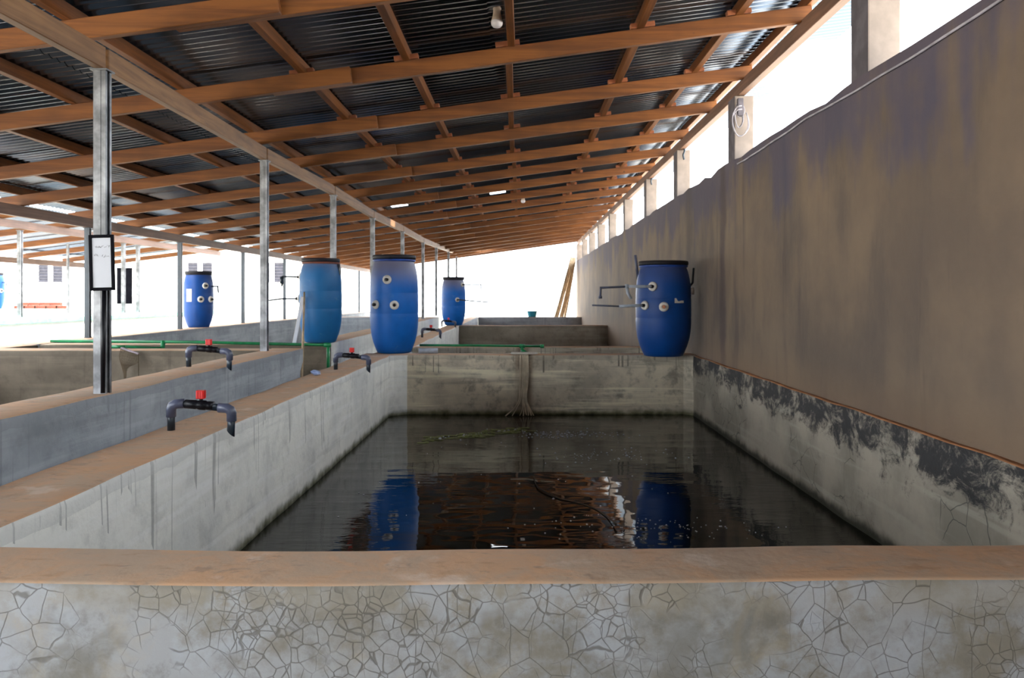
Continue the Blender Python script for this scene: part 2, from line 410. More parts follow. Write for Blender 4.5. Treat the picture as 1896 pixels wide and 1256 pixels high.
# wires on pillars
t = thing('wire_bundle', (XR+.02, 6.47, 3.1), 'bundle of loose white wires at the top of the second pillar', 'wires')
for q in range(5):
    bm = bmesh.new(); r = .045+.012*q
    ox, oz, sx_ = random.uniform(-.02, .03), random.uniform(-.05, .03), random.uniform(.35, .9)
    pts = [(.03+ox+r*math.cos(a)*sx_-.02, -.02-.006*q+.01*math.sin(3*a), oz-r*(1-math.sin(a))*1.3+.03) for a in [math.pi*(.45+1.75*j/14) for j in range(15)]]
    tube(bm, pts, .004, 6); link('wire', bm, 'wire', t, True)
bm = bmesh.new(); box(bm, -.01, .035, -.045, -.005, -.06, .08, .004); link('junction_box', bm, 'shade_grey', t)
t2 = thing('cable_stub', (XR+.06, 8.86, 3.2), 'short dark twist of cable hanging above the third pillar', 'wires')
bm = bmesh.new(); tube(bm, [(0, 0, .06), (.015, -.01, 0), (0, -.012, -.05), (.01, -.012, -.1)], .011, 7, smoothn=5); link('cable', bm, 'pvcd', t2, True)
o = dup(t2, (XR+.06, 11.06, 3.23), 'short dark twist of cable hanging above the fourth pillar')
# ------------------------------------------------------------------ main tank (thing with parts)
tank = thing('fish_tank', (0, 0, 0), 'long concrete fish tank of dark water filling the foreground', 'fish tank')
def fbend(c):
    x = c.x; u = (x-.0)/1.4
    c.y += .028*u*u*(1 if x < 0 else 1.15)
    if c.z > .9: c.z += .004*math.sin(x*2.3)
    return c
wall('front_wall', -1.84, XR, 1.60, 1.826, 1.035, 'front', tank, bend=fbend, rough=.005, bev=.014)
wall('side_wall', -1.565, -1.27, 1.80, 8.12, 1.035, 'tank', tank, rough=.012)
wall('back_wall', -1.565, XR, 7.9, 8.14, 1.036, 'back', tank, rough=.009)
# mouldy lower lining of the right wall
bm = bmesh.new()
box(bm, XR-.045, XR-.001, 1.8, 7.9, 0, 1.03)
for i in range(1, 50):
    bmesh.ops.bisect_plane(bm, geom=bm.verts[:]+bm.edges[:]+bm.faces[:], plane_co=(0, 1.8+.125*i, 0), plane_no=(0, 1, 0))
for k in range(1, 9):
    bmesh.ops.bisect_plane(bm, geom=bm.verts[:]+bm.edges[:]+bm.faces[:], plane_co=(0, 0, .12*k), plane_no=(0, 0, 1))
for v in bm.verts:
    q = v.co*2.5
    if v.co.x < XR-.03: v.co.x += noise.noise(q)*.010
    if v.co.z > 1: v.co.z += noise.noise(q)*.008
bm.normal_update()
for f in bm.faces: f.material_index = 1 if f.normal.z > .6 else 0; f.smooth = True
o = link('wall_lining', bm, ['apron', 'ledge'], tank); o['label'] = 'grey lining blotched with black mould'
# fillets in the far corners
for sx in (0, 1):
    bm = bmesh.new(); cx, s = (-1.275, 1) if sx == 0 else (XR-.04, -1)
    a = .11 if sx else .2
    vs = [(cx-s*.02, 7.9-a), (cx+s*.25*a, 7.9-.45*a), (cx+s*.6*a, 7.9-.15*a), (cx+s*a, 7.92), (cx-s*.02, 7.92)]
    lo = [bm.verts.new((x, y, 0)) for x, y in vs]; hi = [bm.verts.new((x, y, 1.03)) for x, y in vs]
    for i in range(5): bm.faces.new((lo[i], lo[(i+1) % 5], hi[(i+1) % 5], hi[i]))
    bm.faces.new(hi); bmesh.ops.recalc_face_normals(bm, faces=bm.faces[:])
    link('corner_fillet', bm, 'tank' if sx == 0 else 'back', tank)
bm = bmesh.new(); bmesh.ops.create_grid(bm, x_segments=1, y_segments=1, size=.5, matrix=Matrix.Translation(((XR-1.27)/2-.02, 4.86, .452)) @ Matrix.Diagonal((XR+1.27, 6.2, 1, 1)))
tag(link('water', bm, 'water'), 'still dark water inside the foreground tank', 'water')

# ------------------------------------------------------------------ tanks behind and to the left
t2k = thing('fish_tank', (0, 0, 0), 'concrete tank directly behind the foreground tank, against the brown wall', 'fish tank')
wall('side_wall', -1.50, -1.23, 8.15, 16.2, 1.034, 'tank', t2k, rough=.012, sub=.3)
wall('near_wall', -1.22, XR, 9.1, 9.3, 1.034, 'back', t2k, sub=.3)
wall('far_wall', -1.22, XR, 16.0, 16.25, 1.034, 'pale_far', t2k, sub=.3)
t3k = thing('fish_tank', (0, 0, 0), 'farthest concrete tank at the end of the shed', 'fish tank')
wall('side_wall', -1.50, -1.23, 16.26, 23.1, 1.03, 'grey', t3k, sub=.4)
wall('far_wall', -1.22, XR, 22.9, 23.15, 1.03, 'grey', t3k, sub=.4)
lk = thing('fish_tank', (0, 0, 0), 'raised concrete tank to the left, with a hand net on its far wall', 'fish tank')
wall('side_wall', -2.12, -1.85, 1.87, 6.87, 1.165, 'grey', lk, rough=.008)
wall('front_wall', -4.75, -1.852, 1.6, 1.86, 1.165, 'grey', lk)
wall('outer_wall', -4.75, -4.47, 1.87, 7.5, 1.16, 'brown', lk)
wall('far_wall', -4.47, -2.12, 6.6, 6.86, 1.165, 'brown', lk)
l2 = thing('fish_tank', (0, 0, 0), 'raised concrete tank far left, behind the green pipe', 'fish tank')
wall('side_wall', -2.10, -1.80, 7.75, 17.8, 1.165, 'tank', l2, rough=.008, sub=.3)
wall('near_wall', -4.47, -1.815, 7.52, 7.745, 1.160, 'brown', l2)
wall('outer_wall', -4.75, -4.47, 7.52, 24.0, 1.165, 'grey', l2, sub=.3)
wall('far_wall', -4.47, -2.12, 17.5, 17.8, 1.165, 'grey', l2, sub=.3)
# second shed's tank
sk = thing('fish_tank', (0, 0, 0), 'sunlit pale tank of the next shed with a green rim', 'fish tank')
wall('side_wall', -6.75, -6.5, 4.0, 18.2, 1.33, 'house', sk, capmat='rim', sub=.5)
wall('far_wall', -13.5, -6.76, 17.9, 18.2, 1.33, 'house', sk, capmat='rim', sub=.5)
bm = bmesh.new(); box(bm, -6.5, -6.47, 4.0, 18.2, 1.25, 1.31, .006); link('rim', bm, 'rim', sk)

# ------------------------------------------------------------------ roof timbers
def zr(x): return 1.6+1.70-.137*(1.7-x)              # underside of the rafters
POSTS = [(-1.902, 3.68, 1.030), (-2.06, 6.5, 1.095), (-2.03, 8.75, 1.10), (-2.0, 10.9, 1.06), (-1.95, 13.3, 1.07), (-1.94, 16.0, 1.07),
         (-1.95, 18.6, 1.13), (-1.93, 21.5, 1.20), (-1.94, 24.3, 1.27)]
def make_post(x, y, h, z0, z1, w, label, group, mat='steel', base=True):
    t = thing('steel_post', (x, y, z0), label, 'post', group)
    L = z1-z0; bm = bmesh.new()
    # lipped channel: web + two flanges + lips
    prof = [(-w/2, -w/2), (w/2, -w/2), (w/2, -w*.2), (w*.42, -w*.2), (w*.42, -w*.42), (-w*.42, -w*.42), (-w*.42, w*.42), (w*.42, w*.42), (w*.42, w*.2), (w/2, w*.2), (w/2, w/2), (-w/2, w/2)]
    lo = [bm.verts.new((a, b, 0)) for a, b in prof]; hi = [bm.verts.new((a, b, L)) for a, b in prof]
    n = len(prof)
    for i in range(n): bm.faces.new((lo[i], lo[(i+1) % n], hi[(i+1) % n], hi[i]))
    bmesh.ops.recalc_face_normals(bm, faces=bm.faces[:])
    box(bm, -w*.12, w*.12, -w*.54, -w*.49, 0, L)          # rib down the near face
    link('channel', bm, mat, t)
    bm = bmesh.new(); box(bm, -w*.7, w*.7, -w*.7, w*.7, L-.008, L, .001)
    link('top_plate', bm, mat, t)
    return t
names = ['nearest galvanised post, holding the framed white notice', 'second galvanised post, in front of the faded blue drum', 'third galvanised post, rising behind the faded blue drum',
         'fourth galvanised post, just left of the bright blue drum', 'fifth galvanised post, rising behind the bright blue drum lid', 'sixth post in the row, right of the bright blue drum',
         'seventh post in the row, left of the small far drum', 'eighth post in the row, behind the small far drum', 'farthest post in the row, at the end of the beam']
for (x, y, h), nm in zip(POSTS, names):
    make_post(x, y, 0, 1.16, 1.6+h, .055, nm, 'posts carrying the middle beam')
# middle beam: one board per bay
def board(name, a, b, w, h, mat, label, cat, group, nseg=1):
    bm = bmesh.new(); slab(bm, a, b, w, h, bev=.003)
    return tag(link(name, bm, mat), label, cat, group)
bp = [(-1.93, 1.0, 1.03)]+POSTS
bw = ['out of frame end', 'nearest', 'second', 'third', 'fourth', 'fifth', 'sixth', 'seventh', 'eighth']
for i in range(len(bp)-1):
    (xa, ya, za), (xb, yb, zb) = bp[i], bp[i+1]
    a = (xa, ya+.015, 1.6+za+.05); b = (xb, yb-.012, 1.6+zb+.05)
    lab = ['tan beam board running from the top left corner to the nearest post', 'tan beam board between the first and second posts', 'tan beam board between the second and third posts', 'tan beam board between the third and fourth posts',
           'tan beam board between the fourth and fifth posts', 'tan beam board between the fifth and sixth posts', 'tan beam board between the sixth and seventh posts', 'tan beam board between the seventh and eighth posts', 'last tan beam board, reaching the far roof edge'][i]
    board('beam', a, b, .045, .10, 'beam', lab, 'beam', 'boards of the middle beam')
# second row on the outer wall
P2 = [(-4.6, 5.9), (-4.6, 8.6), (-4.6, 10.92), (-4.6, 13.4), (-4.6, 15.75), (-4.6, 18.2), (-4.6, 20.6), (-4.6, 23.0)]
l2n = ['x', 'dark thin post just left of the framed notice', 'dark thin post beside the distant drum with the white label', 'dark thin post between the labelled drum and the second steel post', 'dark thin post left of the faded blue drum, by its outlet pipes',
       'dark post hidden partly by the faded drum', 'dark post on the outer wall, second from the far end', 'dark post on the outer wall at the far end']
for i, (x, y) in enumerate(P2):
    if i == 0: continue
    make_post(x, y, 0, 1.16, 2.335, .05, l2n[i], 'dark posts on the outer tank wall', 'pvcd')
board('eave_beam', (-4.6, 3.0, 2.385), (-4.6, 24.6, 2.385), .05, .10, 'plate', 'dark timber beam under the low left edge of the roof', 'beam', None)
board('wall_plate', (XR+.06, 1.0, 3.27), (XR+.06, 25.3, 3.27), .06, .10, 'plate', 'dark timber wall plate resting on the pillars under the roof edge', 'beam', None)
# rafters (across), each spliced of two boards
RY = [3.8, 5.05, 6.35, 7.5, 8.75, 9.8, 10.95, 12.1, 13.3, 14.5, 15.7, 16.9, 18.1, 19.3, 20.5, 21.7, 22.9, 24.1, 25.1]
PX = [1.80, 1.36, .76, -.08, -.71, -1.36, -2.1, -2.75, -3.4, -4.05, -4.6]      # purlins
for i, y in enumerate(RY):
    sx = -1.1+random.uniform(-.15, .15) if i > 2 else [-1.12, -1.05, -1.12][i]
    lab = ('%s timber rafter from the camera' % (ORD[i] if i else 'nearest')) if i < 18 else 'last timber rafter, at the far open end of the roof'
    if i == 0: lab = 'nearest timber rafter, across the top left of the view'
    t = thing('roof_rafter', (0, y, 0), lab, 'rafter', 'timber rafters across the shed')
    bm = bmesh.new(); slab(bm, (sx-.5, 0, zr(sx-.5)+.05), (XR+.10, 0, zr(XR+.10)+.05), .045, .098, bev=.003); link('board', bm, 'wx', t)
    bm = bmesh.new(); slab(bm, (-4.85, -.047, zr(-4.85)+.048), (sx, -.047, zr(sx)+.048), .045, .098, bev=.003); link('board', bm, 'wx', t)
    if i < 9:
        for j, px in enumerate(PX[1:6]):
            bm = bmesh.new(); s = 1 if random.random() < .5 else -1
            z = zr(px)+.098
            slab(bm, (px-.08, -.0, z+.012), (px+.07, -.0, zr(px+.07)+.098+.022), .05, .03, bev=.002)
            link('cleat', bm, 'cleat', t)
pn = ['timber purlin directly over the wall plate at the right edge', 'first timber purlin inside the right wall', 'second timber purlin from the right wall', 'timber purlin next to the hanging bulb', 'timber purlin just left of the hanging bulb',
      'timber purlin right of the middle beam', 'timber purlin hidden partly above the middle beam', 'first timber purlin left of the middle beam', 'second timber purlin left of the middle beam', 'third timber purlin left of the middle beam', 'timber purlin directly over the low left eave beam']
for px, nm in zip(PX, pn):
    z = zr(px)+.098+.035
    bm = bmesh.new()
    x = px; y = 1.6; 
    while y < 25.3:
        y2 = min(25.35, y+3.6)
        slab(bm, (x, y, z), (x+random.uniform(-.02, .02), y2, z), .045, .07, bev=.002); y = y2
    tag(link('roof_purlin', bm, 'wy'), nm, 'purlin', 'timber purlins under the metal sheets')
# corrugated sheets
def sheets(name, x0, x1, y0, y1, zf, lap, holes=(), yfine=None):
    bm = bmesh.new(); n = len(lap)-1
    for s in range(n):
        xa, xb = lap[s]-.06, lap[s+1]+.06
        cols = 5; rows = []
        m = int((y1-y0)/.0127)
        off = .003*s
        for i in range(m+1):
            y = y0+(y1-y0)*i/m
            dz = .009*math.cos(2*math.pi*y/.0762)
            row = []
            for c in range(cols):
                x = xa+(xb-xa)*c/(cols-1)
                row.append(bm.verts.new((x, y, zf(x)+dz+off+.004*noise.noise(Vector((x*.6, y*.35, s))))))
            rows.append(row)
        for i in range(m):
            for c in range(cols-1):
                cx = (rows[i][c].co+rows[i+1][c+1].co)/2
                f = bm.faces.new((rows[i][c], rows[i][c+1], rows[i+1][c+1], rows[i+1][c])); f.smooth = True
    if holes:
        for (hx0, hx1, hy0, hy1) in holes:
            for co, no in (((hx0, 0, 0), (1, 0, 0)), ((hx1, 0, 0), (1, 0, 0))):
                near = [f for f in bm.faces if hy0-.3 < f.calc_center_median().y < hy1+.3]
                g = set(near) | set(e for f in near for e in f.edges) | set(v for f in near for v in f.verts)
                bmesh.ops.bisect_plane(bm, geom=list(g), plane_co=co, plane_no=no)
            kill = [f for f in bm.faces if hx0 < f.calc_center_median().x < hx1 and hy0 < f.calc_center_median().y < hy1]
            bmesh.ops.delete(bm, geom=kill, context='FACES')
    return link(name, bm, 'sheet')
zs = lambda x: zr(x)+.098+.07+.011
o = sheets('ceiling', -4.95, 2.4, -8, 25.4, zs, [-4.95, -2.6, -.25, 2.36], holes=[(-1.98, -1.73, 12.15, 12.5), (-.48, -.24, 12.2, 12.55), (-1.28, -.9, 23.1, 24.0)])
tag(o, 'dark corrugated metal roof sheets over the timbers', None, kind='structure')
# ------------------------------------------------------------------ neighbouring shed roof
zb = lambda x: 1.6+.72+.127*(x+9)
bm = bmesh.new()
sh = sheets('roof_sheets', -9.1, -6.3, 3, 17.6, lambda x: zb(x)+.1, [-9.05, -7.7, -6.36])
tag(sh, 'corrugated roof of the neighbouring shed seen at the far left', 'roof')
for i in range(10):
    y = 4.4+i*1.45
    bm = bmesh.new(); slab(bm, (-9.05, y, zb(-9.05)+.0), (-6.35, y, zb(-6.35)+.0), .05, .09, bev=.003)
    tag(link('shed_rafter', bm, 'wx'), 'rafter under the neighbouring roof, %s from the camera' % ORD[i], 'rafter', 'rafters of the neighbouring shed')
for i, x in enumerate((-6.55, -8.9)):
    bm = bmesh.new(); slab(bm, (x, 3, zb(x)-.09), (x, 17.6, zb(x)-.09), .05, .1, bev=.003)
    tag(link('shed_beam', bm, 'plate'), ['beam on the white posts of the neighbouring shed', 'low outer eave beam of the neighbouring shed'][i], 'beam')
for x, y, nm in ((-6.62, 10.7, 'white steel post at the far left of the view'), (-7.05, 12.6, 'thin white post between the left post and the framed notice'), (-6.58, 13.4, 'white steel post just right of the framed notice'), (-6.6, 13.95, 'thin white post touching the one right of the notice')):
    make_post(x, y, 0, 1.33, zb(x)-.14, .05 if y != 12.6 else .03, nm, 'posts of the neighbouring shed')
# ------------------------------------------------------------------ white house beyond
hs = thing('house', (0, 0, 0), 'white house with louvred windows beyond the tanks', 'house')
bm = bmesh.new(); box(bm, -32, -8.2, 35, 41, 0, 5.2); link('house_wall', bm, 'house', hs)
for cx, in ((-20.3,), (-13.85,), (-10.75,)):
    for s in (-1, 1):
        f = bmesh.new(); x0 = cx-.56 if s < 0 else cx+.06; x1 = x0+.5
        box(f, x0, x0+.04, 34.93, 35.0, 2.22, 3.08); box(f, x1-.04, x1, 34.93, 35.0, 2.22, 3.08); box(f, x0, x1, 34.93, 35, 2.18, 2.22); box(f, x0, x1, 34.93, 35, 3.08, 3.12)
        fo = link('window', f, 'house', hs)
        g = bmesh.new(); box(g, x0+.04, x1-.04, 34.975, 34.998, 2.22, 3.08)
        for k in range(7): slab(g, (x0+.04, 34.95, 2.27+k*.125), (x1-.04, 34.95, 2.27+k*.125), .02, .085, roll=(0, -.5, 1))
        link('louvres', g, 'louvre', fo)
bm = bmesh.new(); box(bm, -17.45, -16.8, 34.96, 35.02, 1.3, 2.86); link('doorway', bm, 'dark', hs)
bm = bmesh.new(); box(bm, -27, -15.5, 34.2, 35, 0, 1.28); link('plinth', bm, 'house', hs)
# bricks on the neighbouring tank
for i in range(9):
    bm = bmesh.new(); box(bm, -.105, .105, -.05, .05, 0, .07, .004)
    x = -11.15+.24*(i % 5)+(.1 if i > 4 else 0); z = 1.335+(.072 if i > 4 else 0)
    o = link('brick', bm, 'brick', loc=(x, 18.02, z)); o.rotation_euler.z = random.uniform(-.1, .1)
    tag(o, 'red brick in the low stack on the distant green-rimmed wall', 'brick', 'bricks on the distant wall')

# ------------------------------------------------------------------ drums
def drum(name_loc, H, Rr, label, mat, ring='lid', rz=0):
    t = thing('plastic_drum', name_loc, label, 'drum', 'blue drums standing on the tank walls')
    bm = bmesh.new()
    P = [(0, .02), (.58, .018), (.64, 0), (.70, .006), (.77, .05), (.86, .11), (.94, .19), (.98, .27), (1, .36), (1.0, .39), (.99, .40), (.99, .405), (1, .42), (1, .60), (.99, .61), (.99, .615), (.998, .63), (.985, .72), (.96, .79), (.92, .85), (.87, .90), (.83, .925), (.82, .945)]
    lathe(bm, [(r*Rr, z*H) for r, z in P], 48)
    b = link('body', bm, mat, t, True)
    bm = bmesh.new(); lathe(bm, [(r*Rr, z*H) for r, z in [(.82, .932), (.87, .934), (.885, .944), (.87, .955), (.83, .956)]], 48)
    link('clamp_ring', bm, ring, t, True)
    bm = bmesh.new(); lathe(bm, [(r*Rr, z*H) for r, z in [(.84, .953), (.895, .957), (.905, .975), (.895, .995), (.86, 1.0), (.80, 1.0), (.77, .985), (0, .985)]], 48)
    link('lid', bm, 'lid', t, True)
    return t
def rad(z):      # body radius fraction at height fraction z
    P = [(0, .70), (.05, .80), (.11, .88), (.19, .95), (.27, .985), (.36, 1), (.63, 1), (.72, .985), (.79, .96), (.85, .92), (.9, .87), (1, .82)]
    for (a, ra), (b, rb) in zip(P, P[1:]):
        if a <= z <= b: return ra+(rb-ra)*(z-a)/(b-a)
def port(t, H, Rr, a, zf, nozzle=.03, col='black', sc=1):
    r = rad(zf)*Rr; a = R(a); n = Vector((math.sin(a), -math.cos(a), 0)); p = n*(r-.006)+Vector((0, 0, zf*H))
    bm = bmesh.new(); lathe(bm, [(x*sc, z) for x, z in [(.018, .0), (.040, .0), (.045, .010), (.041, .02), (.030, .026), (.021, .026), (.018, .012), (.0, .012)]], 28, aim(p, n))
    f = link('port', bm, 'white', t, True)
    bm = bmesh.new(); lathe(bm, [(.0, .0), (.015*sc, .0), (.015*sc, .02+nozzle), (.011*sc, .022+nozzle), (0, .02+nozzle)], 16, aim(p, n))
    link('nozzle', bm, col, f, True)
    return p, n
def pipes(t, name, pts, r, mat, elb=None):
    bm = bmesh.new(); tube(bm, pts, r, 12)
    o = link(name, bm, mat, t, True)
    if elb:
        for q, rr, L in elb:
            bm = bmesh.new(); lathe(bm, [(0, -L), (rr, -L), (rr, L), (0, L)], 14, Matrix.Translation(q)); link('elbow', bm, mat, o, True)
    return o
def label_plate(t, H, Rr, a, zf, w, h, shape='rect'):
    bm = bmesh.new(); r = rad(zf)*Rr+.0015; n = 6
    a0 = R(a)-w/2/r; vs = []
    for i in range(n+1):
        an = a0+w/r*i/n
        hh = h if shape == 'rect' else (h if i < 2 else h*.38 if i < 4 else h*.5)
        vs.append((bm.verts.new((math.sin(an)*r, -math.cos(an)*r, zf*H-h/2)), bm.verts.new((math.sin(an)*r, -math.cos(an)*r, zf*H-h/2+hh)),
                   bm.verts.new((math.sin(an)*(r+.001), -math.cos(an)*(r+.001), zf*H-h/2)), bm.verts.new((math.sin(an)*(r+.001), -math.cos(an)*(r+.001), zf*H-h/2+hh))))
    for p, q in zip(vs, vs[1:]): bm.faces.new((p[2], q[2], q[3], p[3])); bm.faces.new((p[0], p[1], q[1], q[0]))
    o = link('sticker', bm, 'white', t); o['label'] = 'torn white sticker' if shape != 'rect' else 'white paper label'
# bright drum in the middle
H, Rr = .985, .243
d3 = drum((-1.285, 8.2, 1.036), H, Rr, 'tall bright blue drum with three white ports beside the tank corner', 'drum_a', 'hoop')
port(d3, H, Rr, -8, .745); port(d3, H, Rr, -38, .495); port(d3, H, Rr, 9, .49, .008)
# dark drum against the brown wall
H, Rr = .905, .262
d4 = drum((1.36, 7.75, 1.036), H, Rr, 'dark blue drum with pipes standing against the brown wall', 'drum_b', 'hoop')
p, n = port(d4, H, Rr, -32, .73); q = p+n*.04
pipes(d4, 'outlet_pipe', [q, q+Vector((-.02, -.01, 0)), (-.38, q.y-.02, q.z+.0)], .013, 'pvcl')
pipes(d4, 'outlet_pipe', [(-.36, q.y-.02, q.z), (-.625, q.y-.02, q.z-.012), (-.63, q.y-.02, q.z-.10)], .010, 'pvc', [((-.63, q.y-.02, q.z-.10), .017, .012)])
pipes(d4, 'branch_pipe', [(-.385, q.y-.02, q.z+.015), (-.375, q.y-.02, q.z-.06), (-.345, q.y-.03, q.z-.115)], .014, 'pvcl', [((-.385, q.y-.02, q.z), .018, .02)])
p, n = port(d4, H, Rr, -50, .535); q = p+n*.04
pipes(d4, 'outlet_pipe', [q, q+Vector((-.05, -.01, 0)), (-.45, q.y-.02, q.z-.008)], .014, 'pvcl')
pipes(d4, 'outlet_pipe', [(-.44, q.y-.02, q.z-.008), (-.70, q.y-.02, q.z+.002)], .008, 'pvc')
port(d4, H, Rr, -9, .522, .045, 'amber')
label_plate(d4, H, Rr, 24, .585, .10, .045, 'torn')
bm = bmesh.new(); tube(bm, [(-.225, .12, .74), (-.255, .10, .97)], .014, 10); link('vent_pipe', bm, 'pvc', d4, True)
bm = bmesh.new(); tube(bm, [(.22, .02, .62), (.275, -.02, .70), (.285, -.02, .84)], .011, 10); link('side_pipe', bm, 'black', d4, True)
bm = bmesh.new(); lathe(bm, [(0, 0), (.035, 0), (.035, .02), (0, .02)], 20, aim((.262, -.03, .62), (1, -.5, 0))); link('side_port', bm, 'white', d4, True)
# faded drum on the left
H, Rr = .80, .200
d2 = drum((-1.915, 7.74, 1.166), H, Rr, 'faded dusty blue drum with rusty ring, left of the bright one', 'drum_c', 'rust')
p, n = port(d2, H, Rr, -100, .78)
pipes(d2, 'outlet_pipe', [(p.x, p.y, p.z), (-.37, p.y-.02, p.z+.005), (-.375, p.y-.02, p.z-.09)], .008, 'pvcd', [((-.375, p.y-.02, p.z-.03), .017, .035)])
p, n = port(d2, H, Rr, -95, .52)
pipes(d2, 'outlet_pipe', [(p.x, p.y, p.z), (-.37, p.y-.02, p.z), (-.54, p.y-.03, p.z-.022)], .008, 'pvcd')
bm = bmesh.new(); tube(bm, [(.175, -.02, .745), (.19, -.03, .70), (.18, -.02, .64)], .012, 8); link('ring_clasp', bm, 'steel', d2, True)
# small far drum
H, Rr = .96, .24
d5 = drum((-1.345, 16.1, 1.036), H, Rr, 'small distant blue drum on the dividing wall, right of the bright one', 'drum_a')
p, n = port(d5, H, Rr, 55, .84); pipes(d5, 'outlet_pipe', [p, (.55, p.y-.02, p.z+.0), (.56, p.y-.02, p.z-.12)], .012, 'pvcd')
p, n = port(d5, H, Rr, 23, .53); pipes(d5, 'outlet_pipe', [p, p+n*.06, (.70, p.y-.08, p.z-.05)], .012, 'pvcd')
# labelled drum on outer wall
H, Rr = .80, .205
d1 = drum((-4.62, 11.6, 1.166), H, Rr, 'distant blue drum with a white paper label, on the outer wall', 'drum_b')
port(d1, H, Rr, 48, .74); port(d1, H, Rr, 30, .5); p, n = port(d1, H, Rr, 72, .5)
pipes(d1, 'outlet_pipe', [p, (.45, p.y-.02, p.z-.02)], .008, 'pvcl')
bm = bmesh.new(); tube(bm, [(.19, -.02, .585), (.29, -.04, .585), (.30, -.04, .49)], .011, 8); link('outlet_pipe', bm, 'pvcd', d1, True)
label_plate(d1, H, Rr, -16, .57, .085, .18)
d0 = dup(d1, (-11.68, 17.95, 1.336), 'blue drum cut off by the left edge of the photo')

# ------------------------------------------------------------------ siphon valves
def valve(loc, w, h, drop, label, rz=0, sc=1, tilt=.0):
    t = thing('siphon_pipe', loc, label, 'pipe', 'inverted U pipes with red valves', rz)
    r = .0155*sc; hw = w/2; zt = h
    bm = bmesh.new(); tube(bm, [(-hw, 0, 0), (-hw, 0, zt-.03)], r, 16); link('leg', bm, 'pvcd', t, True)
    bm = bmesh.new(); tube(bm, [(hw-.003, 0, -drop), (hw, 0, zt-.05)], r, 16)
    for v in bm.verts:
        if v.co.z < -drop+.02: v.co.z -= (v.co.x-hw)*.9
    link('spout', bm, 'pvcd', t, True)
    for s, dz in ((-1, 0), (1, -.018)):
        bm = bmesh.new(); tube(bm, [(s*hw, 0, zt-.055+dz), (s*hw, 0, zt-.022+dz), (s*(hw-.006), 0, zt-.008+dz), (s*(hw-.02), 0, zt+dz), (s*(hw-.055), 0, zt+dz+.002)], r*1.3, 16)
        link('elbow', bm, 'pvc', t, True)
    bm = bmesh.new(); tube(bm, [(-hw+.05, 0, zt), (hw-.05, 0, zt-.016)], r*.98, 16); link('crossbar', bm, 'pvcd', t, True)
    bm = bmesh.new(); A = aim((-hw+.06, 0, zt), (1, 0, -.07))
    lathe(bm, [(0, 0), (.019, 0), (.0195, .045), (.017, .05), (.021, .06), (.021, .085), (.017, .09), (.0185, .10), (.0185, .12), (0, .12)], 20, A)
    bd = link('valve_body', bm, 'black', t, True)
    bm = bmesh.new(); lathe(bm, [(0, .01), (.009, .01), (.009, .03), (0, .03)], 14, Matrix.Translation((-hw+.125, 0, zt-.004)))
    link('valve_stem', bm, 'black', bd, True)
    bm = bmesh.new()
    box(bm, -hw+.108, -hw+.143, -.013, .013, zt+.022, zt+.058, .003)
    for k in (-1, 0, 1): box(bm, -hw+.1225+k*.010, -hw+.1285+k*.010, -.0145, .0145, zt+.024, zt+.055, .001)
    link('valve_handle', bm, 'red', bd)
    return t
v1 = valve((-1.35, 3.42, 1.033), .255, .115, .012, 'dark inverted U pipe with red valve, nearest the camera on the tank wall')
dup(v1, (-1.31, 6.28, 1.033), 'dark inverted U pipe with red valve beside the bright blue drum')
dup(v1, (-1.945, 5.05, 1.163), 'dark inverted U pipe with red valve on the raised left wall'); 
dup(v1, (-1.76, 10.6, 1.163), 'far inverted U pipe with red valve between the two front drums')
dup(v1, (-1.26, 11.35, 1.033), 'far inverted U pipe with red valve just right of the bright blue drum')
dup(v1, (-1.37, 15.3, 1.033), 'tiny inverted U pipe with red valve in front of the farthest drum')

# ------------------------------------------------------------------ notice on the first post
nb = thing('notice_board', (-1.872, 3.63, 1.628), 'white notice sheet in a black frame fixed to the nearest post', 'notice')
bm = bmesh.new()
for a in ((-.058, .058, -.0135, 0, 0, .014), (-.058, .058, -.0135, 0, .236, .25), (-.060, -.046, -.0135, 0, 0, .25), (.046, .060, -.0135, 0, 0, .25)):
    box(bm, *a, .002)
link('frame', bm, 'matt', nb)
bm = bmesh.new(); box(bm, -.047, .047, -.008, -.002, .012, .238); link('sheet', bm, 'board', nb)
bm = bmesh.new(); random.seed(3)
for row, (x0, x1, z) in enumerate(((-.030, .036, .196), (-.036, -.016, .160), (.002, .034, .154))):
    x = x0
    while x < x1:
        pts = [(x+random.uniform(-.001, .001)+.0022*k, -.0086, z-.001*row*(x-x0)/.03+random.uniform(-.005, .006)) for k in range(3)]
        tube(bm, pts, .0007, 4); x += .0072
w = link('handwriting', bm, 'ink', nb); w['label'] = 'two faint handwritten lines'
nb.scale = (.9, 1, 1); nb.rotation_euler = (0, R(-1.5), R(3))
bm = bmesh.new(); tube(bm, [(0, 0, 0), (0.006, 0, .46)], .0095, 14)
tag(link('conduit_pipe', bm, 'black', smooth=True, loc=(-1.879, 3.638, 1.168)), 'black conduit pipe standing against the nearest steel post', 'pipe')

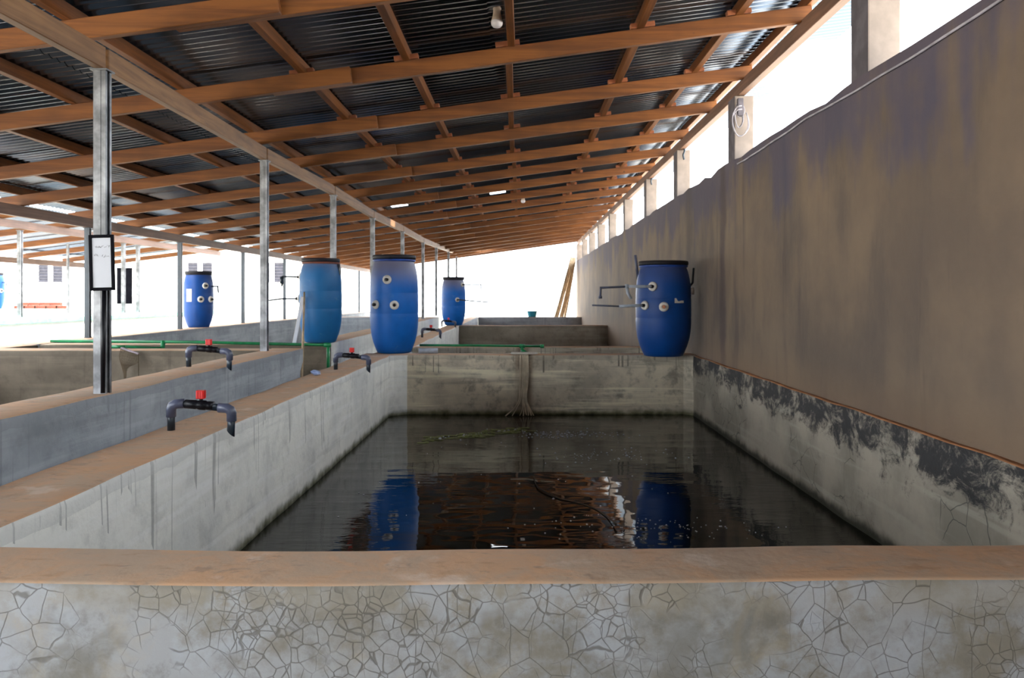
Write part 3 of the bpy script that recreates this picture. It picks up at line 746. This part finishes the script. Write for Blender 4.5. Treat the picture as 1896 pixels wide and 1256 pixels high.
# ------------------------------------------------------------------ light bulbs
def bulb(loc, label, drop):
    t = thing('light_bulb', loc, label, 'light bulb', 'bulbs hanging from the roof')
    bm = bmesh.new(); tube(bm, [(0, 0, .155), (.004, 0, .155+drop*.5), (0, 0, .155+drop)], .003, 8); link('cord', bm, 'black', t, True)
    bm = bmesh.new(); lathe(bm, [(0, .165), (.014, .165), (.024, .155), (.026, .142), (.036, .136), (.036, .131), (.024, .130), (0, .130)], 24); link('lamp_holder', bm, 'amber', t, True)
    bm = bmesh.new(); lathe(bm, [(0, .132), (.025, .132), (.0255, .104), (.021, .101), (.021, .085), (.026, .06), (.032, .040), (0, .040)], 24); link('bulb_base', bm, 'cream', t, True)
    bm = bmesh.new(); lathe(bm, [(.032, .040), (.034, .030), (.031, .016), (.022, .005), (.010, .0005), (0, 0)], 24); link('globe', bm, 'bulb', t, True)
    return t
b1 = bulb((-.138, 4.6, 3.128), 'white light bulb hanging near the top of the view', .085)
dup(b1, (.03, 12.6, 3.06), 'tiny distant light bulb hanging under the far rafters')

# ------------------------------------------------------------------ green pipes and small things
gp = thing('green_pipe', (-1.02, 8.3, 1.09), 'green pipe lying over the back wall of the foreground tank', 'pipe')
bm = bmesh.new(); tube(bm, [(-.02, 0, .015), (.5, 0, .012), (1.22, 0, .004)], .0125, 12); link('pipe', bm, 'green', gp, True)
bm = bmesh.new(); lathe(bm, [(0, -.02), (.020, -.02), (.020, .02), (0, .02)], 14, aim((1.235, 0, .004), (1, 0, 0))); link('end_cap', bm, 'green', gp, True)
bm = bmesh.new(); lathe(bm, [(0, -.028), (.021, -.028), (.021, .028), (0, .028)], 14, aim((1.03, 0, .006), (1, 0, 0)))
tube(bm, [(1.03, 0, 0), (1.03, -.02, -.04), (1.07, -.12, -.052)], .017, 12); te = link('tee', bm, 'green', gp, True)
bm = bmesh.new(); lathe(bm, [(0, 0), (.012, 0), (.012, .02), (0, .02)], 12, aim((1.075, -.13, -.052), (.2, -1, 0))); link('outlet', bm, 'black', te, True)
bm = bmesh.new(); box(bm, -.13, .13, -.04, .10, 0, .014, .004)
tag(link('tile', bm, 'tile', loc=(.03, 7.93, 1.04)), 'pale flat tile on the back wall under the green pipe outlet', 'tile')
bm = bmesh.new(); tube(bm, [(0, 0, 0), (.19, .01, 0)], .026, 18)
tag(link('pipe_offcut', bm, 'pvcl', smooth=True, loc=(-1.02, 8.06, 1.063)), 'short pale grey pipe offcut lying right of the bright drum', 'pipe')
gq = thing('green_pipe', (-4.1, 7.2, 1.19), 'long green pipe crossing behind the raised left tank', 'pipe')
bm = bmesh.new(); tube(bm, [(-.08, 0, .018), (1.2, 0, .008), (2.38, 0, -.018)], .0135, 12); link('pipe', bm, 'green', gq, True)
bm = bmesh.new(); lathe(bm, [(0, -.03), (.021, -.03), (.021, .03), (0, .03)], 12, aim((2.38, 0, -.018), (1, 0, 0)))
tube(bm, [(2.385, 0, -.01), (2.385, 0, -.27)], .014, 12); link('down_pipe', bm, 'green', gq, True)
bm = bmesh.new(); tube(bm, [(.92, 0, .02), (.92, -.02, -.05)], .02, 12); link('tee', bm, 'green', gq, True)
bm = bmesh.new(); tube(bm, [(.58, -.25, -.02), (.70, -.25, -.018)], .013, 12); tube(bm, [(.70, -.25, -.018), (.92, -.02, -.045)], .012, 10); link('branch', bm, 'green', gq, True)
# hand net
hn = thing('hand_net', (-3.17, 6.53, 1.16), 'small hand net hanging on the inner wall of the raised tank', 'net')
bm = bmesh.new(); slab(bm, (-.055, 0, .03), (.085, 0, -.02), .02, .014, bev=.003); link('frame', bm, 'tin', hn)
bm = bmesh.new(); random.seed(5)
for i in range(15):
    x = -.05+.128*i/14; z = .03-.05*(x+.055)/.14
    tube(bm, [(x, 0, z), (x*(1.15)-.006, -.012, z-.07), (-.02+x*.35, -.018, -.13), (-.018+x*.14, -.014, -.19), (-.022+x*.1, -.01, -.265)], .0026, 4, smoothn=4)
for k in range(8):
    f = k/8; wv = .07*(1-f*.85); z = .0-.17*f
    tube(bm, [(.012-.03*f-wv, -.01, z+.02*(1-f)), (.012-.03*f, -.02, z), (.012-.03*f+wv, -.01, z-.022*(1-f))], .0013, 4)
link('net_bag', bm, 'mesh', hn)
bm = bmesh.new(); tube(bm, [(.083, 0, -.02), (.088, 0, -.30)], .0035, 6); link('cord', bm, 'mesh', hn)
# pole and board by the faded drum
bm = bmesh.new(); tube(bm, [(-1.71, 6.15, .0), (-1.78, 6.55, .75), (-2.015, 7.53, 1.64)], [.012, .011, .009], 10)
tag(link('bamboo_pole', bm, 'pole', smooth=True), 'thin pole leaning from the channel onto the faded drum', 'pole')
bm = bmesh.new(); slab(bm, (-2.085, 7.44, 1.172), (-2.03, 7.54, 1.60), .035, .016, roll=(0, 1, .2), bev=.002)
for f in bm.faces: f.material_index = 0 if f.normal.x < 0 else 1
tag(link('wood_strip', bm, ['plank', 'board']), 'white and tan strip of board leaning on the faded drum', 'board')
# crumpled scrap on side wall
bm = bmesh.new(); bmesh.ops.create_icosphere(bm, subdivisions=3, radius=.032)
for v in bm.verts:
    n = noise.noise(v.co*38)*.02+noise.noise(v.co*90)*.008; v.co += v.co.normalized()*n; v.co.z = max(v.co.z*.55, -.018)
tag(link('plastic_scrap', bm, 'bag', loc=(-1.475, 5.82, 1.056)), 'crumpled blue and white plastic scrap on the tank wall', 'litter')
# stack of poles leaning at far end of right wall
for i, (xa, xb) in enumerate(((.72, 1.50), (.80, 1.55), (.92, 1.60), (1.0, 1.63), (1.12, 1.65))):
    bm = bmesh.new(); tube(bm, [(xa, 24.2+.1*i, 0), ((xa+xb)/2+.03, 24.3+.1*i, 1.4), (xb+.02, 24.5+.1*i, 2.8)], [.04, .036, .03], 10)
    tag(link('wood_pole', bm, 'pole', smooth=True), ['leftmost long pole leaning at the far end of the brown wall', 'second long pole from the left leaning at the far end', 'middle long pole leaning at the far end', 'fourth long pole leaning at the far end', 'long pole leaning closest to the end of the brown wall'][i], 'pole', 'poles leaning at the far end')
bm = bmesh.new(); lathe(bm, [(0, 0), (.11, 0), (.15, .16), (.16, .165), (.15, .17), (.13, .16), (.1, .02), (0, .02)], 24)
tag(link('basin', bm, 'cyan', smooth=True, loc=(.31, 23.02, 1.032)), 'small cyan basin on the farthest tank wall', 'basin')
# root-like strands hanging over the back wall
rt = thing('frayed_rope', (0, 7.88, 1.04), 'two frayed pale strands hanging down the back wall into the water', 'rope')
for s, (dx, ex) in enumerate(((.0, -.12), (.055, .04), (.03, -.02))):
    bm = bmesh.new(); random.seed(20+s)
    for j in range(5):
        o = random.uniform(-.012, .012)
        tube(bm, [(dx+o, .0, .0), (dx+o*1.2+.004, -.024, -.05), (dx+o+.006*math.sin(j), -.022, -.26), (dx+o*.8-.01, -.026, -.42), (dx+ex*.5+o*1.5, -.045, -.52), (dx+ex+o*3.5, -.09-.03*random.random(), -.575-.008*random.random())], .0038, 6, smoothn=5)
    link('strand', bm, 'root', rt, True)
# floating weed, foam and twig
bm = bmesh.new(); random.seed(11)
for i in range(70):
    f = random.random(); x = -.83+.82*f+random.uniform(-.06, .06); y = 6.45+.55*f+random.uniform(-.12, .12)
    a = random.uniform(-.5, .5)+.2; L = random.uniform(.03, .13)
    tube(bm, [(x, y, .455), (x+L*.5*math.cos(a), y+L*.5*math.sin(a), .457+.004*random.random()), (x+L*math.cos(a), y+L*math.sin(a), .455)], random.uniform(.002, .004), 5)
tag(link('water_weed', bm, 'weed'), 'drifting streak of thin green weed on the water near the back wall', 'weed', kind='stuff')
bm = bmesh.new()
def fleck(x, y, r):
    r *= 1.35
    n = 7; c = [bm.verts.new((x+r*random.uniform(.6, 1)*math.cos(2*math.pi*k/n), y+r*random.uniform(.6, 1.4)*math.sin(2*math.pi*k/n), .4535)) for k in range(n)]
    bm.faces.new(c); tp = bm.verts.new((x, y, .4535+r*.6))
    for k in range(n): bm.faces.new((c[k], c[(k+1) % n], tp))
for i in range(130):
    u = random.gauss(0, 1); v = random.gauss(0, 1)
    fleck(.36+.20*u, 6.75+.10*v, random.uniform(.003, .010))
for i in range(90):
    fleck(.62+.22*random.gauss(0, 1), 5.85+.13*random.gauss(0, 1), random.uniform(.002, .007))
for i in range(110):
    fleck(.62+.25*random.gauss(0, 1), 4.02+.10*random.gauss(0, 1), random.uniform(.002, .005))
for i in range(45): fleck(random.uniform(-1.0, .9), random.uniform(4.2, 6.9), random.uniform(.002, .008))
for i in range(26): 
    f = random.random(); fleck(-.78+.75*f, 6.5+.5*f+random.uniform(-.05, .05), random.uniform(.006, .014))
tag(link('foam_flecks', bm, 'scum'), 'scattered pale foam flecks floating on the dark water', 'foam', kind='stuff')
bm = bmesh.new(); tube(bm, [(.08, 5.15, .455), (.10, 4.85, .462), (.20, 4.62, .456), (.36, 4.45, .455), (.44, 4.25, .458), (.47, 4.02, .470)], [.003, .006, .003, .003, .004, .007], 7, smoothn=6)
tag(link('floating_twig', bm, 'leaf', smooth=True), 'thin dark curved twig floating on the water', 'twig')
